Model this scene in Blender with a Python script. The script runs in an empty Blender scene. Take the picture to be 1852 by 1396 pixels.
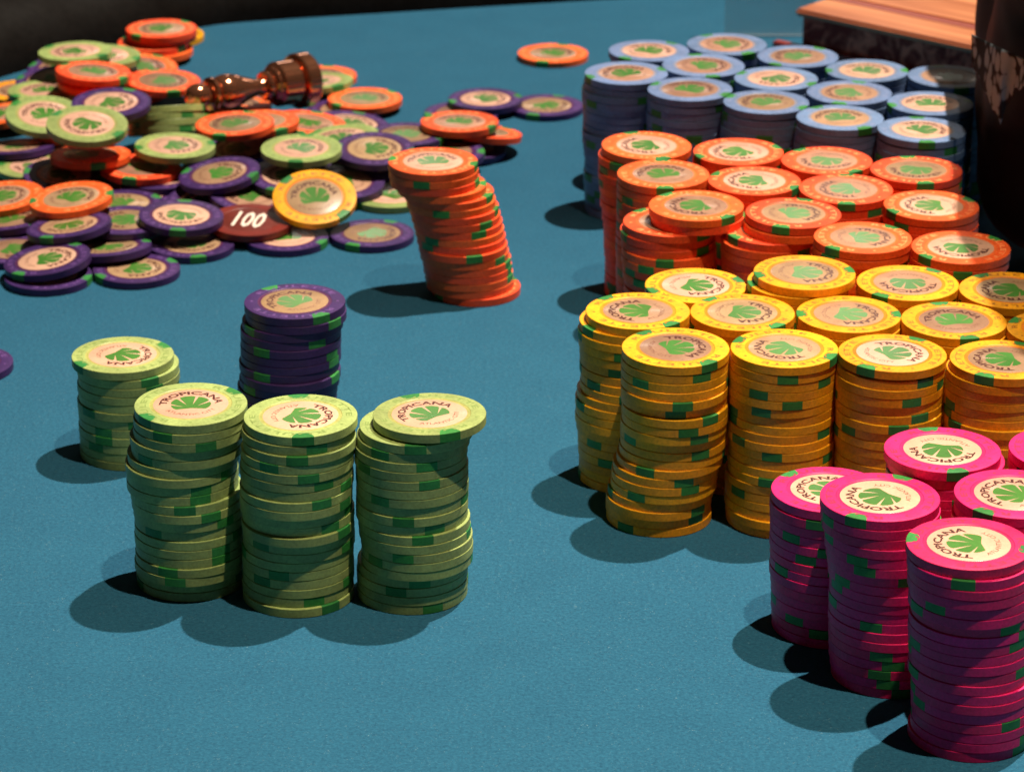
import bpy, bmesh, math, random
from mathutils import Vector, Matrix

random.seed(11)
R_ = math.radians
MM = 0.001
scene = bpy.context.scene
col = scene.collection

# ---------------------------------------------------------------- camera
F_PX, PITCH, ROLL, CAM_H = 5600.0, R_(22.0), R_(0.15), 475.0      # focal length in photo pixels, camera 475 mm above the felt
cam_d = bpy.data.cameras.new('camera'); cam = bpy.data.objects.new('camera', cam_d); col.objects.link(cam)
fw = Vector((0, math.cos(PITCH), -math.sin(PITCH))); up0 = Vector((0, math.sin(PITCH), math.cos(PITCH))); rt0 = Vector((1, 0, 0))
rt = math.cos(ROLL)*rt0 + math.sin(ROLL)*up0; up = -math.sin(ROLL)*rt0 + math.cos(ROLL)*up0
m = Matrix((rt, up, -fw)).transposed().to_4x4(); m.translation = Vector((0, 0, CAM_H*MM)); cam.matrix_world = m
cam_d.sensor_width = 36; cam_d.lens = F_PX/1852*36; cam_d.clip_start = 0.02; cam_d.clip_end = 50
cam_d.dof.use_dof = True; cam_d.dof.focus_distance = 1.03; cam_d.dof.aperture_fstop = 30
scene.camera = cam
scene.render.resolution_x, scene.render.resolution_y = 1024, 771

# ---------------------------------------------------------------- light
w = bpy.data.worlds.new('World'); scene.world = w; w.use_nodes = True
bg = w.node_tree.nodes['Background']; bg.inputs[0].default_value = (1.0, 0.72, 0.5, 1); bg.inputs[1].default_value = 0.021
scene.view_settings.view_transform = 'Standard'; scene.view_settings.look = 'None'
scene.view_settings.exposure = 0.0; scene.view_settings.gamma = 1.0; scene.view_settings.use_curve_mapping = False

def spot(name, pos, target, watts, colour, radius, angle, blend):
    d = bpy.data.lights.new(name, 'SPOT'); d.energy = watts; d.color = colour; d.shadow_soft_size = radius
    d.spot_size = R_(angle); d.spot_blend = blend
    o = bpy.data.objects.new(name, d); col.objects.link(o); o.location = pos
    o.rotation_euler = (Vector(target) - Vector(pos)).to_track_quat('-Z', 'Y').to_euler()
    return o
AIM = Vector((0.03, 1.15, 0.0))
DB = Vector((18.0, 17.0, 66.0)).normalized(); DA = Vector((10.0, -8.5, 66.0)).normalized()
spot('ceiling_spot_key', AIM + DB*2.8, AIM, 600, (1.0, 0.87, 0.70), 0.02, 50, 0.6)
AIM2 = Vector((0.07, 0.95, 0.0))
spot('ceiling_spot_second', AIM2 + DA*2.6, AIM2, 265, (1.0, 0.80, 0.56), 0.02, 22, 1.0)
for p, e in (((-0.25, 4.6, 1.22), 6), ((0.55, 4.9, 1.42), 6), ((1.25, 4.2, 1.25), 6)):     # low lamps across the hall that glance off the glossy labels
    spot('hall_lamp', p, (0.0, 1.2, 0.05), e, (1.0, 0.9, 0.78), 0.16, 60, 0.5)

# ---------------------------------------------------------------- helpers
def at(px, py, z):                      # photo pixel -> point (mm) on the level plane z (mm)
    d = fw + rt*((px-926)/F_PX) + up*((698-py)/F_PX)
    t = (z-CAM_H)/d.z
    return Vector((d.x*t, d.y*t, z))

def new_mat(name, base, rough=0.5, spec=0.5, metallic=0.0, coat=0.0):
    mt = bpy.data.materials.new(name); mt.use_nodes = True
    b = mt.node_tree.nodes['Principled BSDF']
    b.inputs['Base Color'].default_value = (*base, 1); b.inputs['Roughness'].default_value = rough
    b.inputs['Specular IOR Level'].default_value = spec; b.inputs['Metallic'].default_value = metallic
    b.inputs['Coat Weight'].default_value = coat; b.inputs['Coat Roughness'].default_value = 0.12
    return mt, mt.node_tree, b

def worn(name, base, rough=0.45, spec=0.4, var=0.10, dirt=0.22, bump=0.12, scale=110, coat=0.0):
    """moulded clay / print: slight change from piece to piece, grime blotches, fine relief"""
    mt, nt, b = new_mat(name, base, rough, spec, coat=coat)
    N = nt.nodes.new; L = nt.links.new
    tc = N('ShaderNodeTexCoord'); oi = N('ShaderNodeObjectInfo')
    add = N('ShaderNodeVectorMath'); add.operation = 'ADD'
    sc = N('ShaderNodeVectorMath'); sc.operation = 'SCALE'; sc.inputs['Scale'].default_value = 7.0
    cx = N('ShaderNodeCombineXYZ'); L(oi.outputs['Random'], cx.inputs[0]); L(oi.outputs['Random'], cx.inputs[1]); L(cx.outputs[0], sc.inputs[0])
    L(tc.outputs['Object'], add.inputs[0]); L(sc.outputs[0], add.inputs[1])
    n1 = N('ShaderNodeTexNoise'); n1.inputs['Scale'].default_value = scale; n1.inputs['Detail'].default_value = 5; L(add.outputs[0], n1.inputs['Vector'])
    n2 = N('ShaderNodeTexNoise'); n2.inputs['Scale'].default_value = scale*9; n2.inputs['Detail'].default_value = 3; L(add.outputs[0], n2.inputs['Vector'])
    ramp = N('ShaderNodeValToRGB'); ramp.color_ramp.elements[0].position = 0.38; ramp.color_ramp.elements[1].position = 0.66
    d = tuple(c*(1-dirt) + 0.02*dirt for c in base)
    ramp.color_ramp.elements[0].color = (*d, 1); ramp.color_ramp.elements[1].color = (*base, 1); L(n1.outputs['Fac'], ramp.inputs[0])
    hsv = N('ShaderNodeHueSaturation')
    mr = N('ShaderNodeMapRange'); mr.inputs['To Min'].default_value = 1-var; mr.inputs['To Max'].default_value = 1+var; L(oi.outputs['Random'], mr.inputs[0])
    L(mr.outputs[0], hsv.inputs['Value'])
    mh = N('ShaderNodeMath'); mh.operation = 'MULTIPLY'; mh.inputs[1].default_value = 17.31; L(oi.outputs['Random'], mh.inputs[0])
    fr = N('ShaderNodeMath'); fr.operation = 'FRACT'; L(mh.outputs[0], fr.inputs[0])
    m2 = N('ShaderNodeMapRange'); m2.inputs['To Min'].default_value = 0.5-var*0.06; m2.inputs['To Max'].default_value = 0.5+var*0.06; L(fr.outputs[0], m2.inputs[0])
    sf = N('ShaderNodeMapRange'); sf.inputs['From Min'].default_value = 0.35; sf.inputs['From Max'].default_value = 0.6; sf.inputs['To Min'].default_value = 1-dirt*0.9; L(n2.outputs['Fac'], sf.inputs[0])
    mul = N('ShaderNodeMix'); mul.data_type = 'RGBA'; mul.blend_type = 'MULTIPLY'; mul.inputs[0].default_value = 1.0; L(ramp.outputs[0], mul.inputs[6]); L(sf.outputs[0], mul.inputs[7])
    L(m2.outputs[0], hsv.inputs['Hue']); L(mul.outputs[2], hsv.inputs['Color']); L(hsv.outputs[0], b.inputs['Base Color'])
    rr = N('ShaderNodeMapRange'); rr.inputs['To Min'].default_value = rough-0.1; rr.inputs['To Max'].default_value = rough+0.15; L(n1.outputs['Fac'], rr.inputs[0]); L(rr.outputs[0], b.inputs['Roughness'])
    bp = N('ShaderNodeBump'); bp.inputs['Strength'].default_value = bump; bp.inputs['Distance'].default_value = 0.0002; L(n2.outputs['Fac'], bp.inputs['Height']); L(bp.outputs[0], b.inputs['Normal'])
    return mt

def mesh_obj(name, me, parent=None, loc=(0, 0, 0), rz=0.0):
    o = bpy.data.objects.new(name, me); col.objects.link(o)
    if parent is not None: o.parent = parent
    o.location = loc; o.rotation_euler = (0, 0, rz)
    return o

def tag(o, label, cat, group=None, kind=None):
    o['label'] = label
    if cat: o['category'] = cat
    if group: o['group'] = group
    if kind: o['kind'] = kind
    return o

def lathe(name, prof, mats, seg=96, slots=None, closed=True, sharp=0.5):
    """prof: list of (radius, z) in mm, revolved about z; slots: material index per band"""
    V, F, S = [], [], []
    rings = []
    for r, z in prof:
        if r < 1e-6: rings.append([len(V)]); V.append((0, 0, z*MM))
        else:
            rings.append(list(range(len(V), len(V)+seg)))
            for k in range(seg):
                a = 2*math.pi*k/seg; V.append((r*MM*math.cos(a), r*MM*math.sin(a), z*MM))
    for i in range(len(rings)-1):
        A, B = rings[i], rings[i+1]; s = slots[i] if slots else 0
        for k in range(seg):
            j = (k+1) % seg
            if len(A) == 1 and len(B) == 1: continue
            if len(A) == 1: F.append((A[0], B[j], B[k]))
            elif len(B) == 1: F.append((A[k], A[j], B[0]))
            else: F.append((A[k], A[j], B[j], B[k]))
            S.append(s)
    me = bpy.data.meshes.new(name); me.from_pydata(V, [], F)
    for mt in mats: me.materials.append(mt)
    me.polygons.foreach_set('material_index', S)
    me.polygons.foreach_set('use_smooth', [True]*len(F))
    me.validate(); me.update()
    if sharp: me.set_sharp_from_angle(angle=sharp)
    return me

# ---------------------------------------------------------------- materials
COL = {  # body, recessed ring, stamped lettering
    'green':  ((0.35, 0.45, 0.15), (0.42, 0.43, 0.13), (0.19, 0.27, 0.07)),
    'yellow': ((0.98, 0.425, 0.006), (0.85, 0.25, 0.008), (0.36, 0.12, 0.004)),
    'orange': ((1.0, 0.115, 0.022), (1.0, 0.15, 0.03), (1.0, 0.30, 0.10)),
    'pink':   ((0.90, 0.012, 0.175), (0.72, 0.012, 0.14), (0.32, 0.003, 0.05)),
    'purple': ((0.052, 0.018, 0.125), (0.10, 0.018, 0.09), (0.12, 0.05, 0.22)),
    'blue':   ((0.165, 0.265, 0.50), (0.26, 0.29, 0.42), (0.20, 0.25, 0.45)),
    'brown':  ((0.20, 0.018, 0.010), (0.16, 0.02, 0.012), (0.2, 0.03, 0.02)),
}
M_BODY = {c: worn(c+' clay', v[0], rough=0.42, spec=0.35) for c, v in COL.items()}
M_RING = {c: worn(c+' ring', v[1], rough=0.4, spec=0.35) for c, v in COL.items()}
M_STAMP = {c: new_mat(c+' stamp', v[2], 0.5)[0] for c, v in COL.items()}
M_SPOT = worn('green insert', (0.036, 0.255, 0.052), rough=0.42, spec=0.35, var=0.14)
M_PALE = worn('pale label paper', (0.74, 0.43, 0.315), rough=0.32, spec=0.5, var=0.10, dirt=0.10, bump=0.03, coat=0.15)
M_TAN = worn('tan label paper', (0.46, 0.27, 0.165), rough=0.30, spec=0.5, var=0.30, dirt=0.14, bump=0.03, coat=0.2)
M_LEAF = worn('leaf print', (0.062, 0.22, 0.03), rough=0.3, spec=0.5, var=0.1, dirt=0.15, bump=0.02, coat=0.2)
M_LETTER = new_mat('letter print', (0.07, 0.014, 0.010), 0.4, coat=0.1)[0]
M_THIN = new_mat('thin letter print', (0.19, 0.075, 0.05), 0.35, coat=0.1)[0]
M_WHITE = new_mat('white print', (0.85, 0.75, 0.66), 0.45)[0]

# ---------------------------------------------------------------- chip meshes
CR, CT, PITCH_Z = 19.5, 3.31, 3.36      # chip radius, thickness, pitch in a stack (mm)
def chip_mesh(c):
    p = [(0, 0), (CR*.984, 0), (CR*.995, .06), (CR, .18), (CR, CT-.22), (CR*.995, CT-.07), (CR*.98, CT), (CR*.735, CT), (CR*.725, CT-.12), (CR*.672, CT-.12), (CR*.664, CT-.06), (0, CT-.06)]
    return lathe(c+'_chip', p, [M_BODY[c], M_RING[c]], 96, [0]*7 + [1]*4)
CHIP = {c: chip_mesh(c) for c in COL}
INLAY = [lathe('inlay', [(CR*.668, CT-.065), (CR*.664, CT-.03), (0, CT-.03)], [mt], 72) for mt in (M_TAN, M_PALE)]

def spot_mesh():
    K, wd, e = 12, R_(11.0), .025
    V, F = [], []
    for k in range(K+1):
        t = -1 + 2*k/K; a = t*wd
        rin = CR*(1 - .165*math.sqrt(max(0.0, 1-abs(t)**3.2)) - .038)
        for r, z in ((rin, CT+e-.02), (CR*.98+e, CT+e), (CR*.995+e, CT-.07+e), (CR+e, CT-.22), (CR+e, .18), (CR*.995+e, .06-e), (CR*.984+e, -e), (rin, -e+.02)):
            V.append((r*MM*math.cos(a), r*MM*math.sin(a), z*MM))
    for k in range(K):
        for i in range(7):
            a = k*8+i; F.append((a, a+8, a+9, a+1))
    me = bpy.data.meshes.new('edge_spot'); me.from_pydata(V, [], F); me.materials.append(M_SPOT)
    me.polygons.foreach_set('use_smooth', [True]*len(F)); me.update(); me.set_sharp_from_angle(angle=0.5)
    bm = bmesh.new(); bm.from_mesh(me); bmesh.ops.recalc_face_normals(bm, faces=bm.faces); bm.to_mesh(me); bm.free()
    return me
SPOT = spot_mesh()

def text_verts(s, spacing=1.0, bold=0.0):
    cu = bpy.data.curves.new('t', 'FONT'); cu.body = s; cu.size = 1; cu.resolution_u = 2; cu.space_character = spacing; cu.offset = bold
    cu.align_x = 'CENTER'
    o = bpy.data.objects.new('t', cu); col.objects.link(o)
    dg = bpy.context.evaluated_depsgraph_get(); ev = o.evaluated_get(dg); me = ev.to_mesh()
    V = [v.co.copy() for v in me.vertices]; F = [tuple(p.vertices) for p in me.polygons]
    ev.to_mesh_clear(); bpy.data.objects.remove(o); bpy.data.curves.remove(cu)
    return V, F

def arc_text(s, r, cap, centre_deg, span_deg, z, inside=False, bold=0.0, spacing=1.0):
    """text bent round a circle: letters stand outwards (or inwards for the lower line)"""
    V, F = text_verts(s, spacing, bold)
    x0 = min(v.x for v in V); x1 = max(v.x for v in V); y1 = max(v.y for v in V); y0 = min(v.y for v in V)
    out = []
    for v in V:
        u = (v.x-(x0+x1)/2)/(x1-x0); h = (v.y-y0)/(y1-y0)*cap
        if inside: a = R_(centre_deg + u*span_deg); rr = r + cap - h
        else: a = R_(centre_deg - u*span_deg); rr = r + h
        out.append((rr*MM*math.cos(a), rr*MM*math.sin(a), z*MM))
    return out, F

def join_faces(name, sets):
    """sets: list of (verts, faces, material)"""
    V, F, S, mats = [], [], [], []
    for v, f, mt in sets:
        o = len(V); V += v
        if mt not in mats: mats.append(mt)
        for q in f: F.append(tuple(i+o for i in q)); S.append(mats.index(mt))
    me = bpy.data.meshes.new(name); me.from_pydata(V, [], F)
    for mt in mats: me.materials.append(mt)
    me.polygons.foreach_set('material_index', S); me.update()
    bm = bmesh.new(); bm.from_mesh(me)
    for f in bm.faces:
        f.normal_update()
        if f.normal.z < 0: f.normal_flip()
    bm.to_mesh(me); bm.free()
    return me

ZL = CT-.012
NAME = join_faces('lettering', [(*arc_text('TROPICANA', CR*.425, CR*.148, 90, 182, ZL, bold=0.035), M_LETTER)])
CITY = join_faces('lettering', [(*arc_text('ATLANTIC CITY', CR*.435, CR*.085, 270, 118, ZL, inside=True, bold=0.006), M_THIN)])

def leaf_mesh():
    rad = CR*.36; st = Vector((0, -rad*.55))
    sets = []
    cuts = [-100, -62, -26, 12, 48, 98]          # lobe limits in degrees off the axis, seen from the stem
    for i in range(5):
        a0, a1 = R_(90-cuts[i+1]), R_(90-cuts[i])
        def ray(a):
            d = Vector((math.cos(a), math.sin(a))); bq = st.dot(d); t = -bq + math.sqrt(bq*bq - st.dot(st) + rad*rad); return t, d
        g = R_(3.0)
        pts = [st]
        t, d = ray(a0); 
        if i < 4: pts.append(st + d*t*.30)
        for k in range(9):
            a = a0 + (g if i < 4 else 0) + (a1-a0-(g if i < 4 else 0)-(g if i > 0 else 0))*k/8
            t, d = ray(a); sh = 1.0 - (.045 if k in (0, 8) else .008 if k in (1, 7) else 0)
            pts.append(st + d*t*sh)
        t, d = ray(a1)
        if i > 0: pts.append(st + d*t*.30)
        sets.append(([(p.x*MM, p.y*MM, ZL*MM) for p in pts], [tuple([0, k, k+1]) for k in range(1, len(pts)-1)], M_LEAF))
    return join_faces('leaf', sets)
LEAF = leaf_mesh()

def stamp_mesh(c):
    z = CT+.012; sets = []
    for k in range(2):
        sets.append((*arc_text('ROULETTE', CR*.795, CR*.115, 90+180*k, 124, z, bold=0.025, spacing=1.25), M_STAMP[c]))
        a = R_(180*k); n = 10
        V = [((CR*.85*math.cos(a)+CR*.028*math.cos(2*math.pi*q/n))*MM, (CR*.85*math.sin(a)+CR*.028*math.sin(2*math.pi*q/n))*MM, z*MM) for q in range(n)]
        sets.append((V, [tuple(range(n))], M_STAMP[c]))
    return join_faces('stamped_lettering', sets)
STAMP = {c: stamp_mesh(c) for c in COL}
def hundred_mesh():
    V, F = text_verts('100', 1.0, 0.02)
    x0 = min(v.x for v in V); x1 = max(v.x for v in V); y0 = min(v.y for v in V); y1 = max(v.y for v in V)
    return join_faces('lettering', [([((v.x-(x0+x1)/2)/(x1-x0)*14*MM, ((v.y-y0)/(y1-y0)-.5)*18*MM, (CT+.02)*MM) for v in V], F, M_WHITE)])

def make_chip(c, x, y, z, a=0.0, b=0.0, spot_deg=0.0, inlay_deg=0.0, face=True, stamp=True, pale=False):
    """one chip: the clay disc with its two inserts and, where its face shows, the label"""
    o = bpy.data.objects.new(c+'_chip', CHIP[c]); col.objects.link(o)
    n = Vector((-a, -b, 1)).normalized()
    q = Vector((0, 0, 1)).rotation_difference(n)
    o.rotation_mode = 'QUATERNION'; o.rotation_quaternion = q @ Matrix.Rotation(R_(spot_deg), 3, 'Z').to_quaternion()
    o.location = (x*MM, y*MM, z*MM)
    if c == 'brown':
        if face: mesh_obj('lettering', hundred_mesh(), o, rz=R_(inlay_deg-spot_deg))
        return o
    for k in range(2): mesh_obj('edge_spot', SPOT, o, rz=math.pi*k)
    if face:
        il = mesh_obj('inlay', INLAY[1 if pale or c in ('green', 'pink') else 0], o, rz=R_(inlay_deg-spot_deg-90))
        mesh_obj('leaf', LEAF, il); mesh_obj('lettering', NAME, il); mesh_obj('lettering', CITY, il)
    if stamp: mesh_obj('stamped_lettering', STAMP[c], o, rz=R_(55))
    return o

STACKS = [  # key, colour, x, y (mm), inlay angle, spot angle, sideways offsets of each chip from the top down (tenths of a mm)
    ('g_bulge', 'green', -111.2, 991.7, 95, 40, '0,0 -5,-3 -7,-4 -20,0 -17,0 -32,3 -40,-3 -38,2 -39,1 -27,-4 -24,-6 -20,-1 -18,4 -18,-2 -20,-3 -18,-3 -19,-10 -23,-10 -20,14 -21,11'),
    ('g_mid', 'green', -72.5, 981.5, -23, 96, '0,0 -9,0 -5,-11 -12,-10 -14,-12 -18,-11 -16,-10 -20,-18 -21,-19 -22,-6 -16,-1 -17,-17 -17,0 -16,1 -21,2 -22,2 -21,3 -21,1 -24,2 -22,-10'),
    ('g_over', 'green', -28.3, 982.8, 130, 113, '0,0 -46,-2 -57,2 -64,0 -66,-1 -62,-3 -62,-3 -61,-3 -62,1 -63,-5 -64,-1 -56,-10 -54,-12 -48,-12 -46,-12 -48,-11 -62,5 -65,3 -64,2 -66,3'),
    ('g_rear', 'green', -149.5, 1106.6, -35, 35, '0,0 18,3 20,2 16,2 18,3 13,0 14,4 15,3 13,0 14,1 15,2 13,2'),
    ('v_stack', 'purple', -84.0, 1120.9, 136, 126, '0,0 4,-1 -10,1 -18,3 -18,-1 -20,0 -20,0 -27,-1 -22,-14 -28,-4 -36,-2 -39,-2 -44,-7 -53,0 -52,-1 -53,-3 -55,-1'),
    ('o_lean', 'orange', -34.7, 1286.7, 100, 170, '0,0 3,-1 9,0 38,2 70,8 78,7 92,6 99,6 108,8 115,7 122,4 130,-10 136,-5 146,-1 150,0 155,0 160,2 188,-1'),
    ('p_short', 'pink', 107.3, 958.0, 150, 133, '0,0 -4,1 -2,3 0,4 1,1 0,4 3,-2 4,-4 2,-6 7,-7 10,-4 12,-5 13,2 16,-1 18,-4'),
    ('p_lean', 'pink', 120.0, 922.1, 218, 240, '0,0 3,-2 7,-2 18,-8 20,-7 26,-8 32,0 36,1 42,-1 43,1 42,3 44,2 43,-1 46,-4 47,-2 49,-1 51,-2 56,-2 61,-1'),
    ('p_front', 'pink', 142.9, 878.9, 178, 166, '0,0 3,-11 7,-13 8,-12 15,-7 15,-8 26,7 21,3 20,4 23,5 25,3 28,5 26,2 38,1 39,-1 41,3 43,2 46,2 45,2 38,4'),
    ('p_rear', 'pink', 144.2, 953.5, 256, 98, '0,0 15,5 10,3 11,1 16,0 20,0 21,0 29,-5 27,12 30,11 34,2 34,7 31,6 32,3 30,0 30,2 33,3 33,6 36,6 38,8'),
    ('p_right', 'pink', 162.9, 917.2, 150, 230, '0,0 3,1 -5,-5 -2,4 -1,6 12,-3 12,1 11,-1 -2,-13 -3,-19 -2,-17 -1,0 2,-2 1,-2 4,-2 5,-5 7,-4 9,-5 14,2 18,-2'),
    ('p_far', 'pink', 186.2, 954.3, 100, 250, '0,0 0,2 3,-12 1,-13 1,-9 0,-7 0,-11 1,-9 2,-12 2,-10 4,-13 5,-10 2,-9 2,-11 1,-14 1,-10 4,-12 4,-12 7,-3 9,-6'),
    ('y_f1', 'yellow', 59.3, 1046.7, 20, 127, '0,0 -2,1 -2,0 -2,-3 -2,-11 -1,4 2,-13 3,-12 -1,-10 -1,3 0,1 -4,1 -13,-5 -26,-4 -30,-5 -33,-3 -43,3 -49,-1 -50,8 -47,7'),
    ('y_f2', 'yellow', 98.8, 1046.7, 218, 153, '0,0 -4,2 -6,3 -6,3 -6,3 -5,5 -2,8 -1,5 -5,3 -4,0 2,0 2,2 0,-1 2,-6 -7,0 -6,0 -5,-1 -7,1 -3,-12 1,-6'),
    ('y_f3', 'yellow', 137.3, 1041.2, 29, 54, '0,0 -3,3 -6,-1 -5,0 -4,6 -4,3 -3,-4 -1,0 -4,0 -3,1 4,2 3,-1 2,2 4,2 1,6 -4,2 -3,5 0,4 0,2 3,3'),
    ('y_f4', 'yellow', 177.0, 1036.0, 190, 240, '0,0 -10,3 -14,8 -14,8 -13,11 -13,10 -12,-1 -10,3 -15,-4 -13,2 -6,4 -7,1 -1,4 1,5 -5,-2 -4,0 -6,11 -2,11 2,14 -3,1'),
    ('y_m1', 'yellow', 47.1, 1084.8, 170, 130, '-1,0 -24,1 -30,-1 -26,-1 -23,-1 -21,5 -22,2 -18,-4 -20,-6 -31,-4 -37,-4 -35,-5 -37,-4 -32,3 -26,4 -25,4 -24,4 -20,2 -20,7 -22,5'),
    ('y_m2', 'yellow', 86.0, 1083.6, -16, 310, '1,0 0,3 -2,4 -1,4 -1,4 -2,5 -2,8 0,5 2,5 2,2 0,-1 -1,3 2,4 -3,-2 -2,2 -5,0 -2,-1 -3,10 -3,9 -4,7'),
    ('y_m3', 'yellow', 125.6, 1081.9, -20, 0, '0,0 2,-3 2,-3 1,-3 1,-3 -1,-2 0,1 0,1 -2,-1 -2,-1 -2,2 -3,-8 -4,-3 -5,-7 -5,-6 -3,-2 -2,-1 1,-4 -3,-2 -4,-5'),
    ('y_m4', 'yellow', 164.1, 1075.6, 100, 280, '0,0 2,-3 3,0 2,0 2,1 -1,1 0,1 0,-1 -1,3 -2,1 -2,0 -2,2 -4,1 -4,2 -4,1 -3,-2 -3,-2 2,0 -4,-6 -4,-4'),
    ('y_m5', 'yellow', 202.1, 1066.7, 60, 330, '0,0 5,1 4,3 4,2 3,4 1,10 -1,-5 -1,-4 -3,-4 -3,-3 0,0 -2,0 -2,0 4,2 -1,11 0,-4 1,-3 3,-1 0,9 0,8'),
    ('y_r1', 'yellow', 70.7, 1121.8, -23, 200, '0,0 -1,-2 -1,0 1,-1 -1,-1 -5,3 -6,2 -2,-3 -2,-2 -5,-3 -4,-5 -4,0 -5,3 -2,0 -3,1 -4,-1 3,4 -4,-5 6,1'),
    ('y_r2', 'yellow', 112.1, 1117.9, -10, 190, '0,0 -23,-1 -25,-1 -25,-1 -22,0 -24,4 -24,2 -19,2 -18,1 -18,-1 -17,4 -16,4 -14,1 -14,0 -14,5 -10,1 -10,4 -10,3 -10,6 -7,4 -8,1'),
    ('y_r3', 'yellow', 151.6, 1115.7, 265, 50, '0,0 0,6 -1,6 0,-3 -1,-1 0,-2 -3,3 -6,2 -5,3 -5,0 -6,1 -6,1 0,0 -3,5 -4,6 -3,12 -4,11 -5,10 -3,7 -3,12'),
    ('y_r4', 'yellow', 189.8, 1107.4, 200, 300, '0,0 -1,2 -1,-2 2,-1 0,-1 1,-1 0,2 0,-3 1,-1 1,0 0,0 -1,-2 0,-1 -2,-2 1,-3 -5,4 -6,3 -6,2 -4,4 -5,3'),
    ('o_r1', 'orange', 58.2, 1287.9, 200, 110, '0,0 -14,-1 -14,1 -14,-6 -12,-4 -7,4 -4,3 -4,-2 5,7 5,5 11,6 13,7 15,6 15,10 17,10 21,8 22,9 22,3 20,7 21,4'),
    ('o_r2', 'orange', 97.7, 1280.4, 215, 20, '0,0 -2,-1 0,0 -1,-1 -1,10 -2,7 -3,6 1,7 -2,6 -1,5 -2,2 0,1 2,2 1,2 4,6 8,0 9,1 6,-14 5,-8 9,0'),
    ('o_r3', 'orange', 134.8, 1268.1, 250, 125, '0,0 -1,1 1,1 2,7 2,8 3,4 0,4 0,-1 0,-3 -3,0 -3,-2 -1,-2 0,-3 0,-3 1,-2 9,3 10,4 12,3 8,0 8,0'),
    ('o_r4', 'orange', 171.6, 1255.2, 250, 275, '0,0 0,2 1,1 2,0 -1,-1 1,0 0,-1 2,1 3,2 4,4 2,-1 1,1 1,-4 0,-7 0,-6 7,-2 9,2 10,-2 5,-7 5,-9'),
    ('o_m1', 'orange', 63.8, 1249.2, 110, 270, '0,0 0,2 0,0 -1,-3 0,-1 0,-2 0,0 0,-2 -2,-6 -2,-10 -1,-6 1,-5 0,5 1,10 2,9 4,6 2,7 -9,-10 0,-1 -4,-1'),
    ('o_m2', 'orange', 101.8, 1240.5, 190, 330, '0,0 -1,-1 -1,-1 -1,0 0,-6 -1,-8 0,-5 -1,-7 -2,-6 1,3 1,3 3,4 0,9 -1,0 0,-1 3,-2 1,2 -2,-5 2,2 0,-7'),
    ('o_m3', 'orange', 139.2, 1229.3, 200, 265, '0,0 0,2 1,-1 0,3 2,1 2,2 2,2 0,-3 -2,-7 -1,-2 -1,-3 0,-4 -3,-3 -2,-4 -1,-3 4,3 1,3 2,3 2,0 2,-1'),
    ('o_m4', 'orange', 172.2, 1208.3, 180, 205, '0,0 -1,1 1,-2 2,6 2,1 2,2 2,3 -4,-11 -5,-12 -1,-2 -2,-5 -1,-6 -6,-8 -4,-7 -2,-5 -1,-5 -2,-1 -1,-2 0,-2 0,-3'),
    ('o_f1', 'orange', 75.5, 1207.6, 200, 310, '0,0 6,3 -104,-1 -116,3 -112,1 -109,-15 -110,-16 -105,-12 -104,-16 -96,5 -97,-10 -97,-7 -97,-7 -91,-6 -93,-5 -88,-7 -90,-7 -89,-10 -84,-2 -83,-1'),
    ('o_f2', 'orange', 115.1, 1197.4, 20, 250, '-5,6 -12,2 -87,0 -102,-4 -101,-4 -100,0 -97,-4 -85,-2 -86,5 -85,3 -83,3 -82,3 -82,5 -80,1 -79,5 -77,0 -75,1 -77,9 -79,10 -70,3'),
    ('o_f3', 'orange', 139.4, 1168.9, 10, 225, '5,-6 2,-7 -5,0 -7,-1 -4,-9 -1,-1 -1,-2 0,-2 4,0 4,-3 3,0 2,1 5,2 4,0 8,-1 8,1 12,0 5,-14 7,-15 12,-15'),
    ('o_f4', 'orange', 177.5, 1156.6, 260, 215, '0,0 -4,-2 -9,4 -3,-9 -8,-5 -5,-10 -2,-8 -1,-7 0,-10 4,-9 2,-5 8,-5 7,-6 13,-7 17,-8 16,-3 19,-2 21,-2 23,-2 27,-1'),
    ('b_r1', 'blue', 65.9, 1451.0, 60, 230, '0,0 10,1 11,1 8,8 10,9 9,14 10,11 11,13 8,10 9,9 11,-3 12,-5 12,-5 12,-6 11,-6 12,-4 13,-6 12,-6 9,-2'),
    ('b_r2', 'blue', 104.4, 1463.1, 30, 300, '0,0 0,0 5,9 1,1 2,0 0,0 1,-2 1,1 -1,-4 -1,-3 -2,-5 -2,-4 -1,-6 -2,-3 -2,-7 1,-8 -1,-5 -1,-6 -3,-9'),
    ('b_r3', 'blue', 137.2, 1441.8, 130, 230, '0,0 1,2 1,0 0,-1 1,-2 1,2 3,0 2,2 4,4 3,3 5,3 4,5 3,1 -1,-1 9,11 10,7 9,11 8,9 9,11'),
    ('b_r4', 'blue', 167.9, 1417.7, 60, 0, '0,0 0,0 -2,-5 3,3 4,2 3,5 5,3 4,4 4,4 4,-5 4,-4 0,0 -1,-4 -1,-2 0,-1 0,-6 -2,-2 -3,-5 -2,-2'),
    ('b_r5', 'blue', 205.6, 1407.4, 10, 100, '0,0 0,-3 -1,1 2,-1 2,-6 2,-1 0,-13 -1,-12 0,-8 3,-8 2,-9 -4,-13 -3,-9 -1,-6 -3,-11 -2,-9 -4,-8 -4,-8 -4,-10'),
    ('b_m1', 'blue', 53.4, 1401.1, 120, 20, '-2,0 -6,2 -15,-3 -15,-2 -9,12 -9,13 -8,16 -8,16 -11,2 -10,-3 -5,0 -2,2 3,0 1,4 -3,-7 -2,-5 1,-4 3,-4 4,15 6,-2'),
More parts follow.
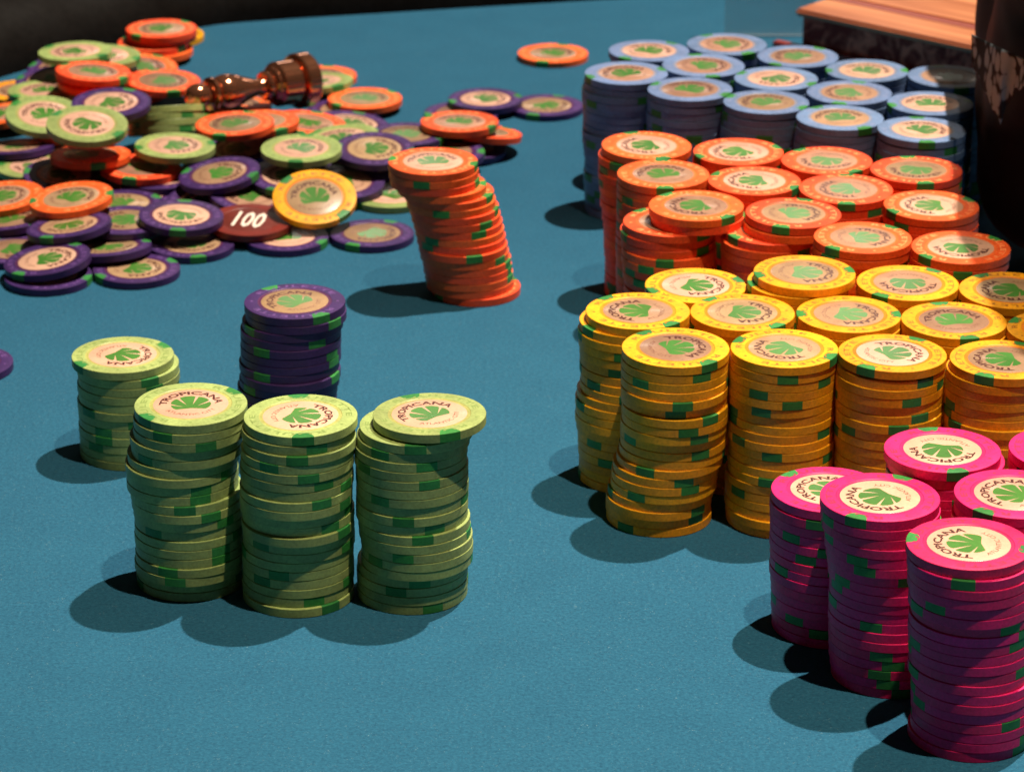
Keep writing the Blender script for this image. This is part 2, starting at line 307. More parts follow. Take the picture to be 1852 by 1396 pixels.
    ('b_m2', 'blue', 90.1, 1414.0, 20, 280, '0,1 0,-1 -6,6 -5,6 -2,-2 -2,-3 1,-4 -1,0 -5,-3 -1,-5 -2,0 1,0 3,5 3,2 -2,1 -1,5 2,5 3,6 8,8 9,4'),
    ('b_m3', 'blue', 122.8, 1392.6, 300, 330, '0,1 3,1 0,10 -1,8 3,6 6,9 8,7 0,0 -4,-2 4,3 1,1 -3,-5 -3,-3 -3,-7 -7,-7 -5,0 -3,-2 -1,0 1,-2 -2,-13'),
    ('b_m4', 'blue', 154.7, 1370.1, 200, 250, '0,0 1,-2 -2,0 -1,-1 1,3 -1,0 2,-1 -1,0 2,7 3,2 3,4 2,2 6,4 6,2 -1,1 -3,2 -2,0 -2,-1 1,-2 5,-1'),
    ('b_m5', 'blue', 189.8, 1353.0, 90, 190, '0,0 1,-2 1,0 0,0 0,1 0,-1 2,-1 2,2 0,3 4,4 2,3 2,-7 4,-5 3,-4 -5,-6 -3,3 1,6 1,5 -2,-8 2,-9'),
    ('b_f1', 'blue', 81.6, 1374.4, 60, 330, '1,-1 -3,2 0,6 -4,4 -2,8 0,2 0,0 -2,3 0,2 -2,2 -1,1 -3,-11 -6,-12 1,1 5,-1 3,-3 6,-3 5,-5 -2,5 6,-5'),
    ('b_f2', 'blue', 115.8, 1354.1, 120, 330, '-5,2 -10,3 -11,0 -16,-3 -16,-2 -12,-5 -11,-4 -11,1 -10,-1 -8,4 -9,1 -7,-4 -8,-2 -9,-5 -6,-6 -3,0 -6,-9 -1,-4 -6,-7 -6,-12'),
    ('b_f3', 'blue', 146.1, 1331.4, 100, 300, '5,-4 -1,-4 0,-3 -3,-4 0,1 2,-4 4,-3 5,4 6,1 7,6 7,4 13,4 12,5 12,6 15,3 13,3 15,1 16,1 14,1 17,1'),
    ('b_f4', 'blue', 180.9, 1312.5, 45, 270, '0,0 0,2 1,-5 -6,2 -4,4 9,20 10,20 10,22 9,20 -4,-3 -3,-3 9,7 7,7 2,-2 6,-3 5,0 7,-2 6,-5 7,0 9,-2'),
]
PILE = [  # colour, x, y, z of the base centre (mm), slopes dz/dx and dz/dy
    ('purple', -245.0, 1477.5, 0.06, 0.000, 0.000),
    ('purple', -217.4, 1416.6, 0.06, 0.000, 0.000),
    ('purple', -204.7, 1464.3, 0.06, 0.000, 0.000),
    ('purple', -177.5, 1416.9, 0.06, 0.000, 0.000),
    ('purple', -136.0, 1430.0, 0.06, 0.000, 0.000),
    ('purple', -168.7, 1515.2, 0.06, 0.000, 0.000),
    ('orange', -220.7, 1524.3, 0.06, 0.000, 0.000),
    ('purple', -131.1, 1504.2, 0.06, 0.000, 0.000),
    ('purple', -100.1, 1456.4, 0.06, 0.000, 0.000),
    ('purple', -108.8, 1507.2, 3.02, -0.120, 0.000),
    ('purple', -146.1, 1549.3, 0.06, 0.000, 0.000),
    ('orange', -248.5, 1541.1, 1.94, 0.084, -0.048),
    ('purple', -205.6, 1642.2, 0.06, 0.000, 0.000),
    ('purple', -90.2, 1475.5, 4.32, -0.116, -0.006),
    ('purple', -200.9, 1371.7, 0.06, 0.000, 0.000),
    ('orange', -226.1, 1625.1, 2.40, 0.094, 0.075),
    ('purple', -243.4, 1620.4, 3.81, 0.094, 0.075),
    ('orange', -204.9, 1584.0, 0.06, 0.000, 0.000),
    ('purple', -206.9, 1298.2, 0.06, 0.000, 0.000),
    ('purple', -168.5, 1307.2, 0.06, 0.000, 0.000),
    ('purple', -147.0, 1341.0, 0.06, 0.000, 0.000),
    ('purple', -104.3, 1350.5, 0.06, 0.000, 0.000),
    ('purple', -65.0, 1356.3, 0.06, 0.000, 0.000),
    ('purple', -183.2, 1327.2, 3.10, 0.069, -0.120),
    ('purple', -170.6, 1428.5, 3.45, 0.000, -0.000),
    ('purple', -227.4, 1332.7, 0.06, 0.000, 0.000),
    ('purple', -72.9, 1448.8, 4.86, -0.120, 0.120),
    ('green', -58.1, 1412.0, 0.06, 0.000, 0.000),
    ('purple', -81.0, 1415.7, 5.73, -0.026, 0.120),
    ('purple', -26.6, 1547.4, 0.06, 0.000, 0.000),
    ('purple', -46.5, 1489.2, 0.06, 0.000, 0.000),
    ('purple', -22.8, 1483.5, 2.58, -0.120, 0.027),
    ('purple', -33.3, 1458.4, 7.04, 0.000, 0.050),
    ('orange', -15.0, 1488.5, 8.53, -0.120, -0.120),
    ('purple', 17.6, 1560.7, 0.06, 0.000, 0.000),
    ('purple', -52.8, 1473.4, 11.35, 0.000, 0.000),
    ('orange', 22.2, 1659.8, 0.06, 0.000, 0.000),
    ('purple', -226.2, 1192.0, 0.06, 0.000, 0.000),
    ('purple', -87.3, 1552.8, 0.06, 0.000, 0.000),
    ('purple', -207.4, 1303.6, 5.90, 0.119, 0.040),
    ('purple', -233.6, 1366.6, 2.62, 0.110, -0.073),
    ('purple', -184.7, 1389.0, 3.45, -0.000, 0.000),
    ('purple', -144.7, 1397.2, 2.17, -0.027, 0.105),
    ('purple', -124.7, 1397.4, 4.70, -0.120, 0.105),
    ('brown', -121.7, 1359.9, 5.15, -0.020, 0.060),
    ('purple', -14.3, 1560.8, 3.45, 0.000, 0.000),
    ('purple', -178.8, 1355.4, 6.50, -0.004, 0.021),
    ('purple', -202.1, 1337.7, 10.08, 0.111, -0.034),
    ('purple', -153.0, 1353.9, 9.46, -0.051, 0.045),
    ('orange', -241.0, 1390.9, 6.08, 0.080, 0.060),
    ('orange', -204.6, 1365.7, 14.11, 0.090, 0.060),
    ('purple', -107.1, 1413.9, 9.57, -0.026, 0.120),
    ('green', -85.2, 1462.5, 12.76, 0.120, 0.039),
    ('purple', -67.1, 1436.3, 15.71, -0.024, 0.120),
    ('orange', -26.6, 1483.3, 14.89, 0.000, -0.020),
    ('purple', -139.8, 1410.3, 11.56, 0.120, 0.083),
    ('green', -233.0, 1445.3, 3.45, -0.000, -0.000),
    ('purple', -216.9, 1425.0, 5.84, -0.077, 0.096),
    ('purple', -246.7, 1469.0, 5.79, 0.052, -0.108),
    ('orange', -180.3, 1430.8, 7.78, -0.047, 0.009),
    ('orange', -205.2, 1436.2, 12.34, 0.000, -0.050),
    ('green', -101.8, 1425.7, 19.14, 0.000, 0.050),
    ('purple', -136.2, 1478.9, 2.45, 0.120, 0.120),
    ('purple', -82.5, 1517.0, 3.49, -0.120, 0.014),
    ('orange', -103.7, 1499.5, 9.34, -0.114, 0.004),
    ('orange', -126.3, 1483.9, 14.59, 0.030, 0.000),
    ('orange', -137.5, 1470.1, 17.73, 0.030, 0.020),
    ('orange', -77.5, 1561.2, 3.45, 0.000, 0.000),
    ('orange', -103.9, 1615.2, 0.06, 0.000, 0.000),
    ('green', -104.2, 1586.7, 5.17, 0.063, -0.063),
    ('orange', -222.4, 1486.7, 7.47, -0.120, -0.120),
    ('orange', -263.6, 1528.0, 4.57, 0.120, -0.006),
    ('green', -164.3, 1440.2, 15.70, -0.030, 0.020),
    ('green', -157.8, 1527.2, 4.50, -0.050, 0.020),
    ('green', -173.3, 1486.2, 10.11, 0.090, -0.330),
    ('green', -173.0, 1487.3, 13.29, 0.090, -0.330),
    ('green', -174.4, 1488.3, 16.47, 0.090, -0.330),
    ('green', -173.9, 1489.4, 19.65, 0.090, -0.330),
    ('yellow', -261.5, 1585.5, 0.06, 0.000, 0.000),
    ('purple', -245.2, 1590.4, 5.25, 0.061, 0.070),
    ('green', -245.2, 1563.4, 6.81, 0.004, -0.016),
    ('orange', -144.7, 1544.6, 7.09, -0.120, -0.120),
    ('orange', -200.5, 1612.4, 5.69, -0.065, 0.095),
    ('orange', -217.2, 1579.9, 9.16, -0.112, -0.002),
    ('orange', -184.0, 1570.4, 10.12, -0.050, 0.030),
    ('orange', -219.4, 1564.5, 14.01, 0.018, 0.120),
    ('orange', -218.5, 1554.8, 19.58, -0.080, -0.020),
    ('purple', -198.2, 1469.2, 28.70, 0.000, 0.090),
    ('green', -234.2, 1485.7, 17.60, -0.100, 0.200),
    ('orange', -205.6, 1433.1, 28.26, -0.070, 0.165),
    ('green', -204.8, 1427.5, 30.67, -0.070, 0.165),
    ('green', -219.1, 1604.3, 14.16, -0.030, 0.020),
    ('green', -232.9, 1594.3, 19.16, 0.020, -0.010),
    ('orange', -196.3, 1654.7, 3.45, 0.000, 0.000),
    ('yellow', -194.2, 1696.4, 0.06, 0.000, 0.000),
    ('orange', -198.7, 1656.5, 6.84, -0.000, 0.000),
    ('orange', -194.7, 1663.1, 10.23, -0.000, 0.000),
    ('orange', -194.2, 1659.6, 13.62, -0.000, 0.000),
    ('yellow', -92.2, 1369.9, 13.68, -0.030, 0.400),
]

# ---------------------------------------------------------------- the table
def felt_material():
    mt, nt, b = new_mat('teal felt', (0.045, 0.19, 0.27), 0.9, 0.15)
    N = nt.nodes.new; L = nt.links.new
    tc = N('ShaderNodeTexCoord')
    n1 = N('ShaderNodeTexNoise'); n1.inputs['Scale'].default_value = 1150; n1.inputs['Detail'].default_value = 3; L(tc.outputs['Object'], n1.inputs['Vector'])
    n2 = N('ShaderNodeTexNoise'); n2.inputs['Scale'].default_value = 40; n2.inputs['Detail'].default_value = 6; L(tc.outputs['Object'], n2.inputs['Vector'])
    n3 = N('ShaderNodeTexNoise'); n3.inputs['Scale'].default_value = 650; n3.inputs['Detail'].default_value = 4; L(tc.outputs['Object'], n3.inputs['Vector'])
    r1 = N('ShaderNodeValToRGB'); r1.color_ramp.elements[0].position = .36; r1.color_ramp.elements[1].position = .64
    r1.color_ramp.elements[0].color = (0.006, 0.060, 0.124, 1); r1.color_ramp.elements[1].color = (0.016, 0.113, 0.206, 1)
    mx = N('ShaderNodeMix'); mx.inputs[0].default_value = .5; L(n1.outputs['Fac'], mx.inputs[2]); L(n3.outputs['Fac'], mx.inputs[3])
    ma = N('ShaderNodeMix'); ma.inputs[0].default_value = .12; L(mx.outputs[0], ma.inputs[2]); L(n2.outputs['Fac'], ma.inputs[3])
    L(ma.outputs[0], r1.inputs[0])
    n4 = N('ShaderNodeTexNoise'); n4.inputs['Scale'].default_value = 900; n4.inputs['Detail'].default_value = 1; n4.inputs['Distortion'].default_value = 2.5; L(tc.outputs['Object'], n4.inputs['Vector'])
    r4 = N('ShaderNodeValToRGB'); r4.color_ramp.elements[0].position = .70; r4.color_ramp.elements[1].position = .76; L(n4.outputs['Fac'], r4.inputs[0])   # stray lint
    ml = N('ShaderNodeMix'); ml.data_type = 'RGBA'; L(r4.outputs[0], ml.inputs[0]); L(r1.outputs[0], ml.inputs[6]); ml.inputs[7].default_value = (0.10, 0.20, 0.26, 1)
    L(ml.outputs[2], b.inputs['Base Color'])
    b.inputs['Sheen Weight'].default_value = 0.25; b.inputs['Sheen Roughness'].default_value = 0.5; b.inputs['Sheen Tint'].default_value = (0.35, 0.75, 0.9, 1)
    bp = N('ShaderNodeBump'); bp.inputs['Strength'].default_value = 0.5; bp.inputs['Distance'].default_value = 0.0004; L(n1.outputs['Fac'], bp.inputs['Height']); L(bp.outputs[0], b.inputs['Normal'])
    return mt
me = bpy.data.meshes.new('felt_tabletop'); bm = bmesh.new()
bmesh.ops.create_grid(bm, x_segments=8, y_segments=8, size=1.2); bm.to_mesh(me); bm.free(); me.materials.append(felt_material())
felt = mesh_obj('felt_tabletop', me, loc=(0, 1.3, 0)); tag(felt, 'teal felt tabletop under the chips', None, kind='structure')

def sweep(name, path, prof, mt, smooth=True):
    """prof: (outwards, up) in mm swept along a path of (x, y) in mm"""
    V, F = [], []; n = len(prof)
    for i, p in enumerate(path):
        t = (Vector(path[min(i+1, len(path)-1)]) - Vector(path[max(i-1, 0)])).normalized(); nrm = Vector((-t.y, t.x))
        for u, h in prof: V.append(((p[0]+nrm.x*u)*MM, (p[1]+nrm.y*u)*MM, h*MM))
    for i in range(len(path)-1):
        for k in range(n-1):
            a = i*n+k; F.append((a, a+n, a+n+1, a+1))
    me = bpy.data.meshes.new(name); me.from_pydata(V, [], F); me.materials.append(mt)
    me.polygons.foreach_set('use_smooth', [smooth]*len(F)); me.update()
    return me
def spline(pts, n=8):
    out = []
    P = [Vector(p) for p in pts]; P = [2*P[0]-P[1]] + P + [2*P[-1]-P[-2]]
    for i in range(1, len(P)-2):
        for k in range(n):
            t = k/n; a, b, c, d = P[i-1], P[i], P[i+1], P[i+2]
            out.append(tuple(0.5*((2*b) + (c-a)*t + (2*a-5*b+4*c-d)*t*t + (3*b-a-3*c+d)*t**3)))
    out.append(tuple(P[-2])); return out
M_LEATHER = worn('black padded vinyl', (0.005, 0.0035, 0.003), rough=0.65, spec=0.06, var=0.0, dirt=0.3, bump=0.4, scale=30)
rail_path = spline([(-430, 1380), (-350, 1520), (-276, 1622), (-225, 1682), (-177, 1724), (-137, 1739), (-73, 1755), (20, 1778), (140, 1805), (330, 1850)])
rail_prof = [(0, -1)] + [(30-30*math.cos(a), 34*math.sin(a)) for a in [R_(d) for d in range(10, 91, 10)]] + [(60, 36), (100, 36), (125, 32)] + [(125+22*math.sin(a), 10+22*math.cos(a)) for a in [R_(d) for d in range(10, 91, 16)]] + [(147, -40)]
tag(mesh_obj('table_rail', sweep('table_rail', rail_path, rail_prof, M_LEATHER)), 'black padded armrest rail curving along the far edge of the felt', 'rail')

# ---------------------------------------------------------------- wooden ledge and clear shield behind the blue chips
def wood_material():
    mt, nt, b = new_mat('orange lacquered wood', (0.62, 0.20, 0.06), 0.22, 0.5, coat=0.5)
    N = nt.nodes.new; L = nt.links.new
    tc = N('ShaderNodeTexCoord'); mp = N('ShaderNodeMapping'); mp.inputs['Scale'].default_value = (8, 120, 60); L(tc.outputs['Object'], mp.inputs[0])
    n = N('ShaderNodeTexNoise'); n.inputs['Scale'].default_value = 1.0; n.inputs['Detail'].default_value = 4; L(mp.outputs[0], n.inputs['Vector'])
    r = N('ShaderNodeValToRGB'); r.color_ramp.elements[0].color = (0.48, 0.15, 0.065, 1); r.color_ramp.elements[1].color = (0.80, 0.31, 0.14, 1)
    r.color_ramp.elements[0].position = .35; r.color_ramp.elements[1].position = .65; L(n.outputs['Fac'], r.inputs[0]); L(r.outputs[0], b.inputs['Base Color'])
    return mt
def burl_material():
    mt, nt, b = new_mat('dark red burl veneer', (0.09, 0.02, 0.02), 0.5, 0.2, coat=0.0)
    N = nt.nodes.new; L = nt.links.new
    tc = N('ShaderNodeTexCoord'); n = N('ShaderNodeTexNoise'); n.inputs['Scale'].default_value = 110; n.inputs['Detail'].default_value = 5; n.inputs['Distortion'].default_value = 1.5; L(tc.outputs['Object'], n.inputs['Vector'])
    r = N('ShaderNodeValToRGB'); r.color_ramp.elements[0].position = .42; r.color_ramp.elements[1].position = .72
    r.color_ramp.elements[0].color = (0.22, 0.022, 0.018, 1); r.color_ramp.elements[1].color = (0.95, 0.27, 0.18, 1); L(n.outputs['Fac'], r.inputs[0]); L(r.outputs[0], b.inputs['Base Color'])
    return mt
def box_mesh(name, lo, hi, mt, bev=0.0008):
    bm = bmesh.new(); bmesh.ops.create_cube(bm, size=1)
    for v in bm.verts:
        v.co = Vector([(lo[k]+hi[k])/2 + v.co[k]*(hi[k]-lo[k]) for k in range(3)])*MM
    if bev: bmesh.ops.bevel(bm, geom=bm.edges[:], offset=bev, segments=2, affect='EDGES')
    me = bpy.data.meshes.new(name); bm.to_mesh(me); bm.free(); me.materials.append(mt); return me
M_WOOD, M_BURL = wood_material(), burl_material()
ledge = bpy.data.objects.new('wooden_ledge', None); col.objects.link(ledge)
P0 = at(1452, 20, 24); P1 = at(1755, 84, 24)
ledge.location = (P0.x*MM, P0.y*MM, 0); ledge.rotation_euler = (0, 0, math.atan2(P1.y-P0.y, P1.x-P0.x))
tag(ledge, 'polished orange wood ledge with dark red burl side behind the blue chips', 'ledge')
mesh_obj('side_panel', box_mesh('side_panel', (0, 0, 0.3), (330, 8, 21), M_BURL), ledge)
mesh_obj('end_panel', box_mesh('end_panel', (-.5, 8.3, 0.3), (7.5, 300, 21), M_BURL), ledge)
mesh_obj('top_board', box_mesh('top_board', (-3, -4, 21.2), (333, 26, 25.5), M_WOOD, .0015), ledge)
mesh_obj('inlay_strip', box_mesh('inlay_strip', (-3, 26.4, 21.2), (333, 34, 25.2), new_mat('rose wood strip', (0.36, 0.09, 0.07), 0.25, coat=0.5)[0], .0003), ledge)
mesh_obj('top_board', box_mesh('top_board', (-3, 34.4, 21.2), (333, 300, 25.5), M_WOOD, .0015), ledge)
mesh_obj('foot', box_mesh('foot', (-16, -6, 0.3), (330, -.3, 5), new_mat('red lacquer', (0.30, 0.035, 0.03), 0.3, coat=0.4)[0], .0008), ledge)

gm, nt, b = new_mat('clear acrylic', (0.8, 0.78, 0.74), 0.12, 0.5)
b.inputs['Transmission Weight'].default_value = 0.0; b.inputs['Alpha'].default_value = 0.24
g0 = at(1310, 66, 0); g1 = at(1452, 66, 0)
shield = tag(mesh_obj('acrylic_shield', box_mesh('acrylic_shield', (0, 0, .3), (g1.x-g0.x+6, 3, 80), gm, .0004), loc=(g0.x*MM, g0.y*MM, 0)), 'clear acrylic shield standing on the felt beside the wooden ledge', 'shield')

# ---------------------------------------------------------------- chips in stacks
ORD = ['topmost', 'second', 'third', 'fourth', 'fifth', 'sixth', 'seventh', 'eighth', 'ninth', 'tenth', 'eleventh', 'twelfth', 'thirteenth', 'fourteenth', 'fifteenth', 'sixteenth', 'seventeenth', 'eighteenth', 'nineteenth', 'twentieth', 'twenty-first']
WHERE = {'g_bulge': 'in front green stack with bulging middle', 'g_mid': 'in straight green stack between two green stacks', 'g_over': 'in green stack whose top chip overhangs', 'g_rear': 'in short green stack set behind the others',
 'v_stack': 'in the lone purple stack', 'o_lean': 'in the lone leaning orange stack', 'p_short': 'in the shortest pink stack', 'p_lean': 'in the leaning middle pink stack', 'p_front': 'in the pink stack nearest the camera',
 'p_rear': 'in the pink stack touching the yellow block', 'p_right': 'in pink stack half cut off by the frame', 'p_far': 'in pink stack barely inside the frame'}
ROW = {'f': 'front row', 'm': 'middle row', 'r': 'back row'}
NTH = ['', 'first', 'second', 'third', 'fourth', 'fifth']
GROUP = {'g': 'green chips in stacks', 'v': 'purple chips in the lone stack', 'o': 'orange chips in stacks', 'p': 'pink chips in stacks', 'y': 'yellow chips in stacks', 'b': 'blue chips in stacks'}
BLK = {'o': 'orange', 'y': 'yellow', 'b': 'blue'}
def chip_label(key, c, i):
    if key in WHERE: where = WHERE[key]
    else: where = 'in %s stack from left, %s of %s block' % (NTH[int(key[3])], ROW[key[2]], BLK[key[0]])
    if i == 0: return 'topmost %s chip %s' % (c, where)
    return '%s chip, %s from top, %s' % (c, ORD[i], where)

VIS = {'g_bulge': 20, 'g_mid': 20, 'g_over': 20, 'g_rear': 12, 'v_stack': 12, 'o_lean': 18, 'p_short': 15, 'p_lean': 19, 'p_front': 20, 'p_rear': 5, 'p_right': 3, 'p_far': 2, 'y_f1': 20, 'y_f2': 20, 'y_f3': 13, 'y_f4': 11, 'y_m1': 20, 'y_m2': 20, 'y_m3': 2, 'y_m4': 4, 'y_m5': 1, 'y_r1': 4, 'y_r2': 5, 'y_r3': 2, 'y_r4': 2, 'o_r1': 20, 'o_r2': 2, 'o_r3': 2, 'o_r4': 3, 'o_m1': 16, 'o_m2': 11, 'o_m3': 3, 'o_m4': 3, 'o_f1': 11, 'o_f2': 8, 'o_f3': 6, 'o_f4': 3, 'b_r1': 2, 'b_r2': 3, 'b_r3': 3, 'b_r4': 3, 'b_r5': 19, 'b_m1': 20, 'b_m2': 3, 'b_m3': 2, 'b_m4': 3, 'b_m5': 13, 'b_f1': 9, 'b_f2': 6, 'b_f3': 6, 'b_f4': 9}       # how many chips of each stack, from the top, the photo shows something of
HIDDEN_PILE = {1, 2, 4, 5, 6, 7, 8, 9, 10, 11, 12, 13, 15, 83, 30}
hidden = []    # chips the photo shows nothing of: (colour, matrix)
rs = random.Random(3)
PALE = {'b_r1', 'b_r4', 'b_m3', 'b_m5', 'b_f4', 'y_r1', 'y_f3', 'o_r1', 'o_r2', 'o_m2', 'o_m4', 'o_f4', 'o_lean'}    # stacks whose labels take the paler material
for key, c, x, y, ia, sa, offs in STACKS:
    off = [tuple(float(q)/10 for q in o.split(',')) for o in offs.split()]
    n = len(off)
    lean = [0.0]*n
    for i in range(n):
        z = (n-1-i)*PITCH_Z + .08
        cx, cy = x+off[i][0], y+off[i][1]
        sd = sa if i == 0 else rs.uniform(0, 180)
        idg = ia if i == 0 else rs.uniform(0, 360)
        show = i == 0 or (off[i-1][0]-off[i][0])**2 + (off[i-1][1]-off[i][1])**2 > 3.0
        if i >= VIS.get(key, 99): hidden.append((c, Matrix.Translation((cx*MM, cy*MM, z*MM)))); continue
        ta, tb = (rs.gauss(0, .006), rs.gauss(0, .006)) if i == 0 else (0, 0)
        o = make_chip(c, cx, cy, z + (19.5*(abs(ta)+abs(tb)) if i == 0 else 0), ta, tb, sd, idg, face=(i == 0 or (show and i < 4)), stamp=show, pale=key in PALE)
        tag(o, chip_label(key, c, i), 'chip', GROUP[key[0]])

# ---------------------------------------------------------------- the loose pile
rp = random.Random(8)
pile_seen = []
for i, (c, x, y, z, a, b) in enumerate(PILE):
    sd, idg = rp.uniform(0, 180), rp.uniform(0, 360)
    if c == 'brown': idg = -10
    if i in HIDDEN_PILE:
        q = Vector((0, 0, 1)).rotation_difference(Vector((-a, -b, 1)).normalized())
        hidden.append((c, Matrix.Translation((x*MM, y*MM, z*MM)) @ q.to_matrix().to_4x4())); continue
    if b > .3: sd, idg = 140, 100
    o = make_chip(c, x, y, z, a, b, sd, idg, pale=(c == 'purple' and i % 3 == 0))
    pile_seen.append((i, c, x, y, o))
BANDS = ((1345, 'along the near edge of the loose pile'), (1412, 'in the near half of the loose pile'), (1482, 'across the middle of the loose pile'), (1562, 'in the far half of the loose pile'), (9999, 'at the far end of the loose pile'))
NUM = ['only', 'first', 'second', 'third', 'fourth', 'fifth', 'sixth', 'seventh', 'eighth', 'ninth', 'tenth', 'eleventh', 'twelfth', 'thirteenth', 'fourteenth', 'fifteenth', 'sixteenth', 'seventeenth', 'eighteenth']
rest, lean4 = {}, 0
for i, c, x, y, o in pile_seen:
    a, b = PILE[i][4], PILE[i][5]
    if c == 'brown': tag(o, 'dark red chip marked 100 in white among the purple chips', 'chip'); continue
    if b > .3: tag(o, 'yellow chip propped at a steep slant beside the dark red chip', 'chip', 'chips of the loose pile'); continue
    if b < -.3:
        lean4 += 1; tag(o, '%s from bottom of four leaning green chips showing their edges' % NUM[lean4], 'chip', 'chips of the loose pile'); continue
    if x > 0 and y > 1640: tag(o, 'single orange chip lying alone on bare felt beyond the pile', 'chip'); continue
    if y < 1250: tag(o, 'purple chip cut off by the frame beside the short green stack', 'chip'); continue
    if x > -60 and y > 1440: band = 'in the small cluster behind the leaning orange stack'
    else: band = next(t for lim, t in BANDS if y < lim)
    rest.setdefault((c, band), []).append((x, o))
for (c, band), L in rest.items():
    L.sort(key=lambda t: t[0])
    for k, (x, o) in enumerate(L):
        if len(L) == 1: tag(o, 'only %s chip lying %s' % (c, band), 'chip', 'chips of the loose pile')
        else: tag(o, '%s %s chip from left %s' % (NUM[k+1], c, band), 'chip', 'chips of the loose pile')


# ---------------------------------------------------------------- chips inside the stacks and the pile that nothing is seen of
if hidden:
    V, F, S = [], [], []
    order = list(COL)
    seg = 40
    for c, mtx in hidden:
        o = len(V)
        for r, zz in ((CR*.965, 0), (CR, .34), (CR, CT-.34), (CR*.965, CT)):
            for k in range(seg):
                an = 2*math.pi*k/seg; V.append(tuple(mtx @ Vector((r*MM*math.cos(an), r*MM*math.sin(an), zz*MM))))
        F.append(tuple(o+k for k in reversed(range(seg)))); S.append(order.index(c))
        F.append(tuple(o+3*seg+k for k in range(seg))); S.append(order.index(c))
        for q in range(3):
            for k in range(seg):
                j = (k+1) % seg; F.append((o+q*seg+k, o+q*seg+j, o+(q+1)*seg+j, o+(q+1)*seg+k)); S.append(order.index(c))
    me = bpy.data.meshes.new('hidden_chips'); me.from_pydata(V, [], F)
    for c in order: me.materials.append(M_BODY[c])
    me.polygons.foreach_set('material_index', S); me.update()
    tag(mesh_obj('buried_chips', me), 'chips buried inside the blocks of stacks and under the pile', None, kind='stuff')

# ---------------------------------------------------------------- the win marker lying on the pile
M_BRONZE, nt, b = new_mat('polished bronze', (0.66, 0.27, 0.15), 0.12, 0.5, metallic=0.9)
A, B = at(338, 178, 24), at(590, 139, 20)
mk = bpy.data.objects.new('win_marker', None); col.objects.link(mk)
ax = (B-A).normalized(); mk.rotation_mode = 'QUATERNION'; mk.rotation_quaternion = ax.to_track_quat('Z', 'Y'); mk.location = A*MM
LN = (B-A).length
tag(mk, 'shiny bronze turned marker lying on its side across the chip pile', 'marker')
def sm(pts, n=5): return [tuple(max(0, q) if k == 0 else q for k, q in enumerate(p)) for p in spline(pts, n)]
k = LN/74.0
mesh_obj('knob', lathe('knob', sm([(0, 0), (4.0, .8), (6.2, 4), (6.6, 8), (5.2, 11.5), (3.6, 13)]), [M_BRONZE], 64, sharp=1.2), mk)
mesh_obj('collar', lathe('collar', [(3.6, 13), (7.4, 13.3), (8.8, 14), (8.8, 15.2), (7.4, 16), (5.0, 16.3)], [M_BRONZE], 64, sharp=.6), mk)
mesh_obj('stem', lathe('stem', sm([(5.0, 16.3), (8.0, 18.5), (9.2, 23), (8.4, 29), (6.4, 35), (4.8, 40), (4.2, 43), (4.6, 45.5)]), [M_BRONZE], 64, sharp=1.2), mk)
mesh_obj('base', lathe('base', [(4.2, 45.5), (6.8, 45.9), (7.8, 47), (7.6, 48.4), (6.2, 49), (6.2, 49.4), (8.8, 50.8), (9.4, 51.2), (9.4, 52.2), (11.2, 53.4), (11.6, 54.0), (11.6, 64.2), (10.6, 64.6), (10.6, 65.4), (13.8, 66.0), (14.4, 66.8), (14.4, 73.2), (13.8, 74), (9, 74), (8.4, 72.5), (0, 72.2)], [M_BRONZE], 72, sharp=.3), mk)

# ---------------------------------------------------------------- the person leaning in at the table's corner
def cloth_material():
    mt = worn('black cloth', (0.013, 0.009, 0.009), rough=0.75, spec=0.3, var=0, dirt=0.2, bump=0.5, scale=25)
    b = mt.node_tree.nodes['Principled BSDF']; b.inputs['Sheen Weight'].default_value = 0.6; b.inputs['Sheen Roughness'].default_value = 0.35; b.inputs['Sheen Tint'].default_value = (0.55, 0.22, 0.14, 1)
    return mt
def limb_mesh(name, chain, mt, step=6.0, voxel=5.0):
    """one continuous skin round a chain of (x, y, z, radius)"""
    bm = bmesh.new()
    for (p, q) in zip(chain[:-1], chain[1:]):
        A, B = Vector(p[:3]), Vector(q[:3]); n = max(2, int((B-A).length/step))
        for i in range(n+1):
            t = i/n; r = p[3]+(q[3]-p[3])*t
            bmesh.ops.create_icosphere(bm, subdivisions=3, radius=r*MM, matrix=Matrix.Translation(A.lerp(B, t)*MM))
    me = bpy.data.meshes.new(name); bm.to_mesh(me); bm.free()
    o = bpy.data.objects.new(name, me); col.objects.link(o)
    rm = o.modifiers.new('r', 'REMESH'); rm.mode = 'VOXEL'; rm.voxel_size = voxel*MM
    sm_ = o.modifiers.new('s', 'SMOOTH'); sm_.factor = 0.5; sm_.iterations = 6
    tx = bpy.data.textures.new('folds', 'CLOUDS'); tx.noise_scale = 0.05; tx.noise_depth = 2
    dp = o.modifiers.new('d', 'DISPLACE'); dp.texture = tx; dp.strength = 0.006; dp.mid_level = 0.5; dp.texture_coords = 'GLOBAL'
    dg = bpy.context.evaluated_depsgraph_get()
    m2 = bpy.data.meshes.new_from_object(o.evaluated_get(dg)); bpy.data.objects.remove(o)
    m2.materials.clear(); m2.materials.append(mt); m2.polygons.foreach_set('use_smooth', [True]*len(m2.polygons)); m2.name = name
    return m2
arm = limb_mesh('person', [(345, 1570, 410, 66), (290, 1450, 235, 57), (258, 1374, 115, 46), (249, 1332, 43, 41), (252, 1300, 152, 44), (258, 1374, 140, 46), (252, 1300, 152, 44), (262, 1222, 245, 44), (272, 1130, 300, 40)], cloth_material())
person = tag(mesh_obj('person', arm), 'person in a black sleeve with grey patterned hem leaning in beside the chips', 'person')
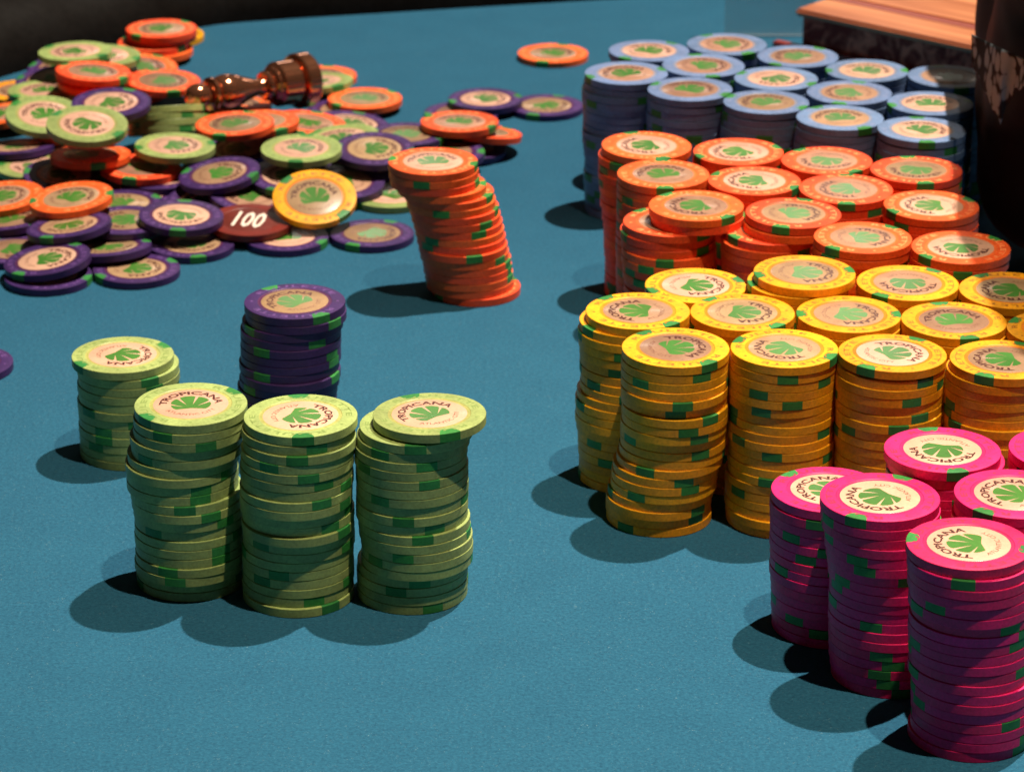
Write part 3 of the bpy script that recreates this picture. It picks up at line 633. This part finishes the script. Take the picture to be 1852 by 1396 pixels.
def print_material():
    mt, nt, b = new_mat('grey leaf print cloth', (0.3, 0.27, 0.24), 0.8, 0.2)
    N = nt.nodes.new; L = nt.links.new
    tc = N('ShaderNodeTexCoord'); mp = N('ShaderNodeMapping'); mp.inputs['Scale'].default_value = (1, 1, .6); L(tc.outputs['Object'], mp.inputs[0])
    v = N('ShaderNodeTexVoronoi'); v.inputs['Scale'].default_value = 240; v.inputs['Randomness'].default_value = 1; L(mp.outputs[0], v.inputs['Vector'])
    r = N('ShaderNodeValToRGB'); r.color_ramp.interpolation = 'LINEAR'
    e = r.color_ramp.elements; e[0].position = .50; e[0].color = (0.24, 0.33, 0.42, 1); e[1].position = .66; e[1].color = (0.02, 0.02, 0.025, 1); L(v.outputs['Distance'], r.inputs[0]); L(r.outputs[0], b.inputs['Base Color'])
    return mt
# hem: a thin cloth flap hanging off the front of the sleeve
V, F = [], []
NU, NV = 22, 14
for layer in (0, 1):
    for j in range(NV+1):
        for i in range(NU+1):
            u, v = i/NU, j/NV
            pxx = 1757 + 105*u
            top = 62 + 50*u
            bot = (112 + 110*(u/.5)**.9 if u < .5 else 222 - 62*min(1, (u-.5)/.25)) + 5*math.sin(u*40)
            pyy = top + (bot-top)*v
            base = at(pxx, pyy, 0); dist = 1284 - 46*u + 5*math.sin(u*9+v*2) + layer*1.2
            t = dist/base.y; p = Vector((base.x*t, dist, CAM_H*(1-t)))
            V.append(tuple(p*MM))
W = NU+1; LYR = W*(NV+1)
for j in range(NV):
    for i in range(NU):
        a = j*W+i; F.append((a, a+1, a+W+1, a+W)); F.append((LYR+a, LYR+a+W, LYR+a+W+1, LYR+a+1))
for i in range(NU):
    a = NV*W+i; F.append((a, a+1, LYR+a+1, LYR+a)); F.append((i+1, i, LYR+i, LYR+i+1))
for j in range(NV):
    a = j*W; F.append((a+W, LYR+a+W, LYR+a, a)[::-1]); a = j*W+NU; F.append((a+W, LYR+a+W, LYR+a, a))
me = bpy.data.meshes.new('patterned_hem'); me.from_pydata(V, [], F); me.materials.append(print_material()); me.polygons.foreach_set('use_smooth', [True]*len(F)); me.update()
mesh_obj('patterned_hem', me, person)
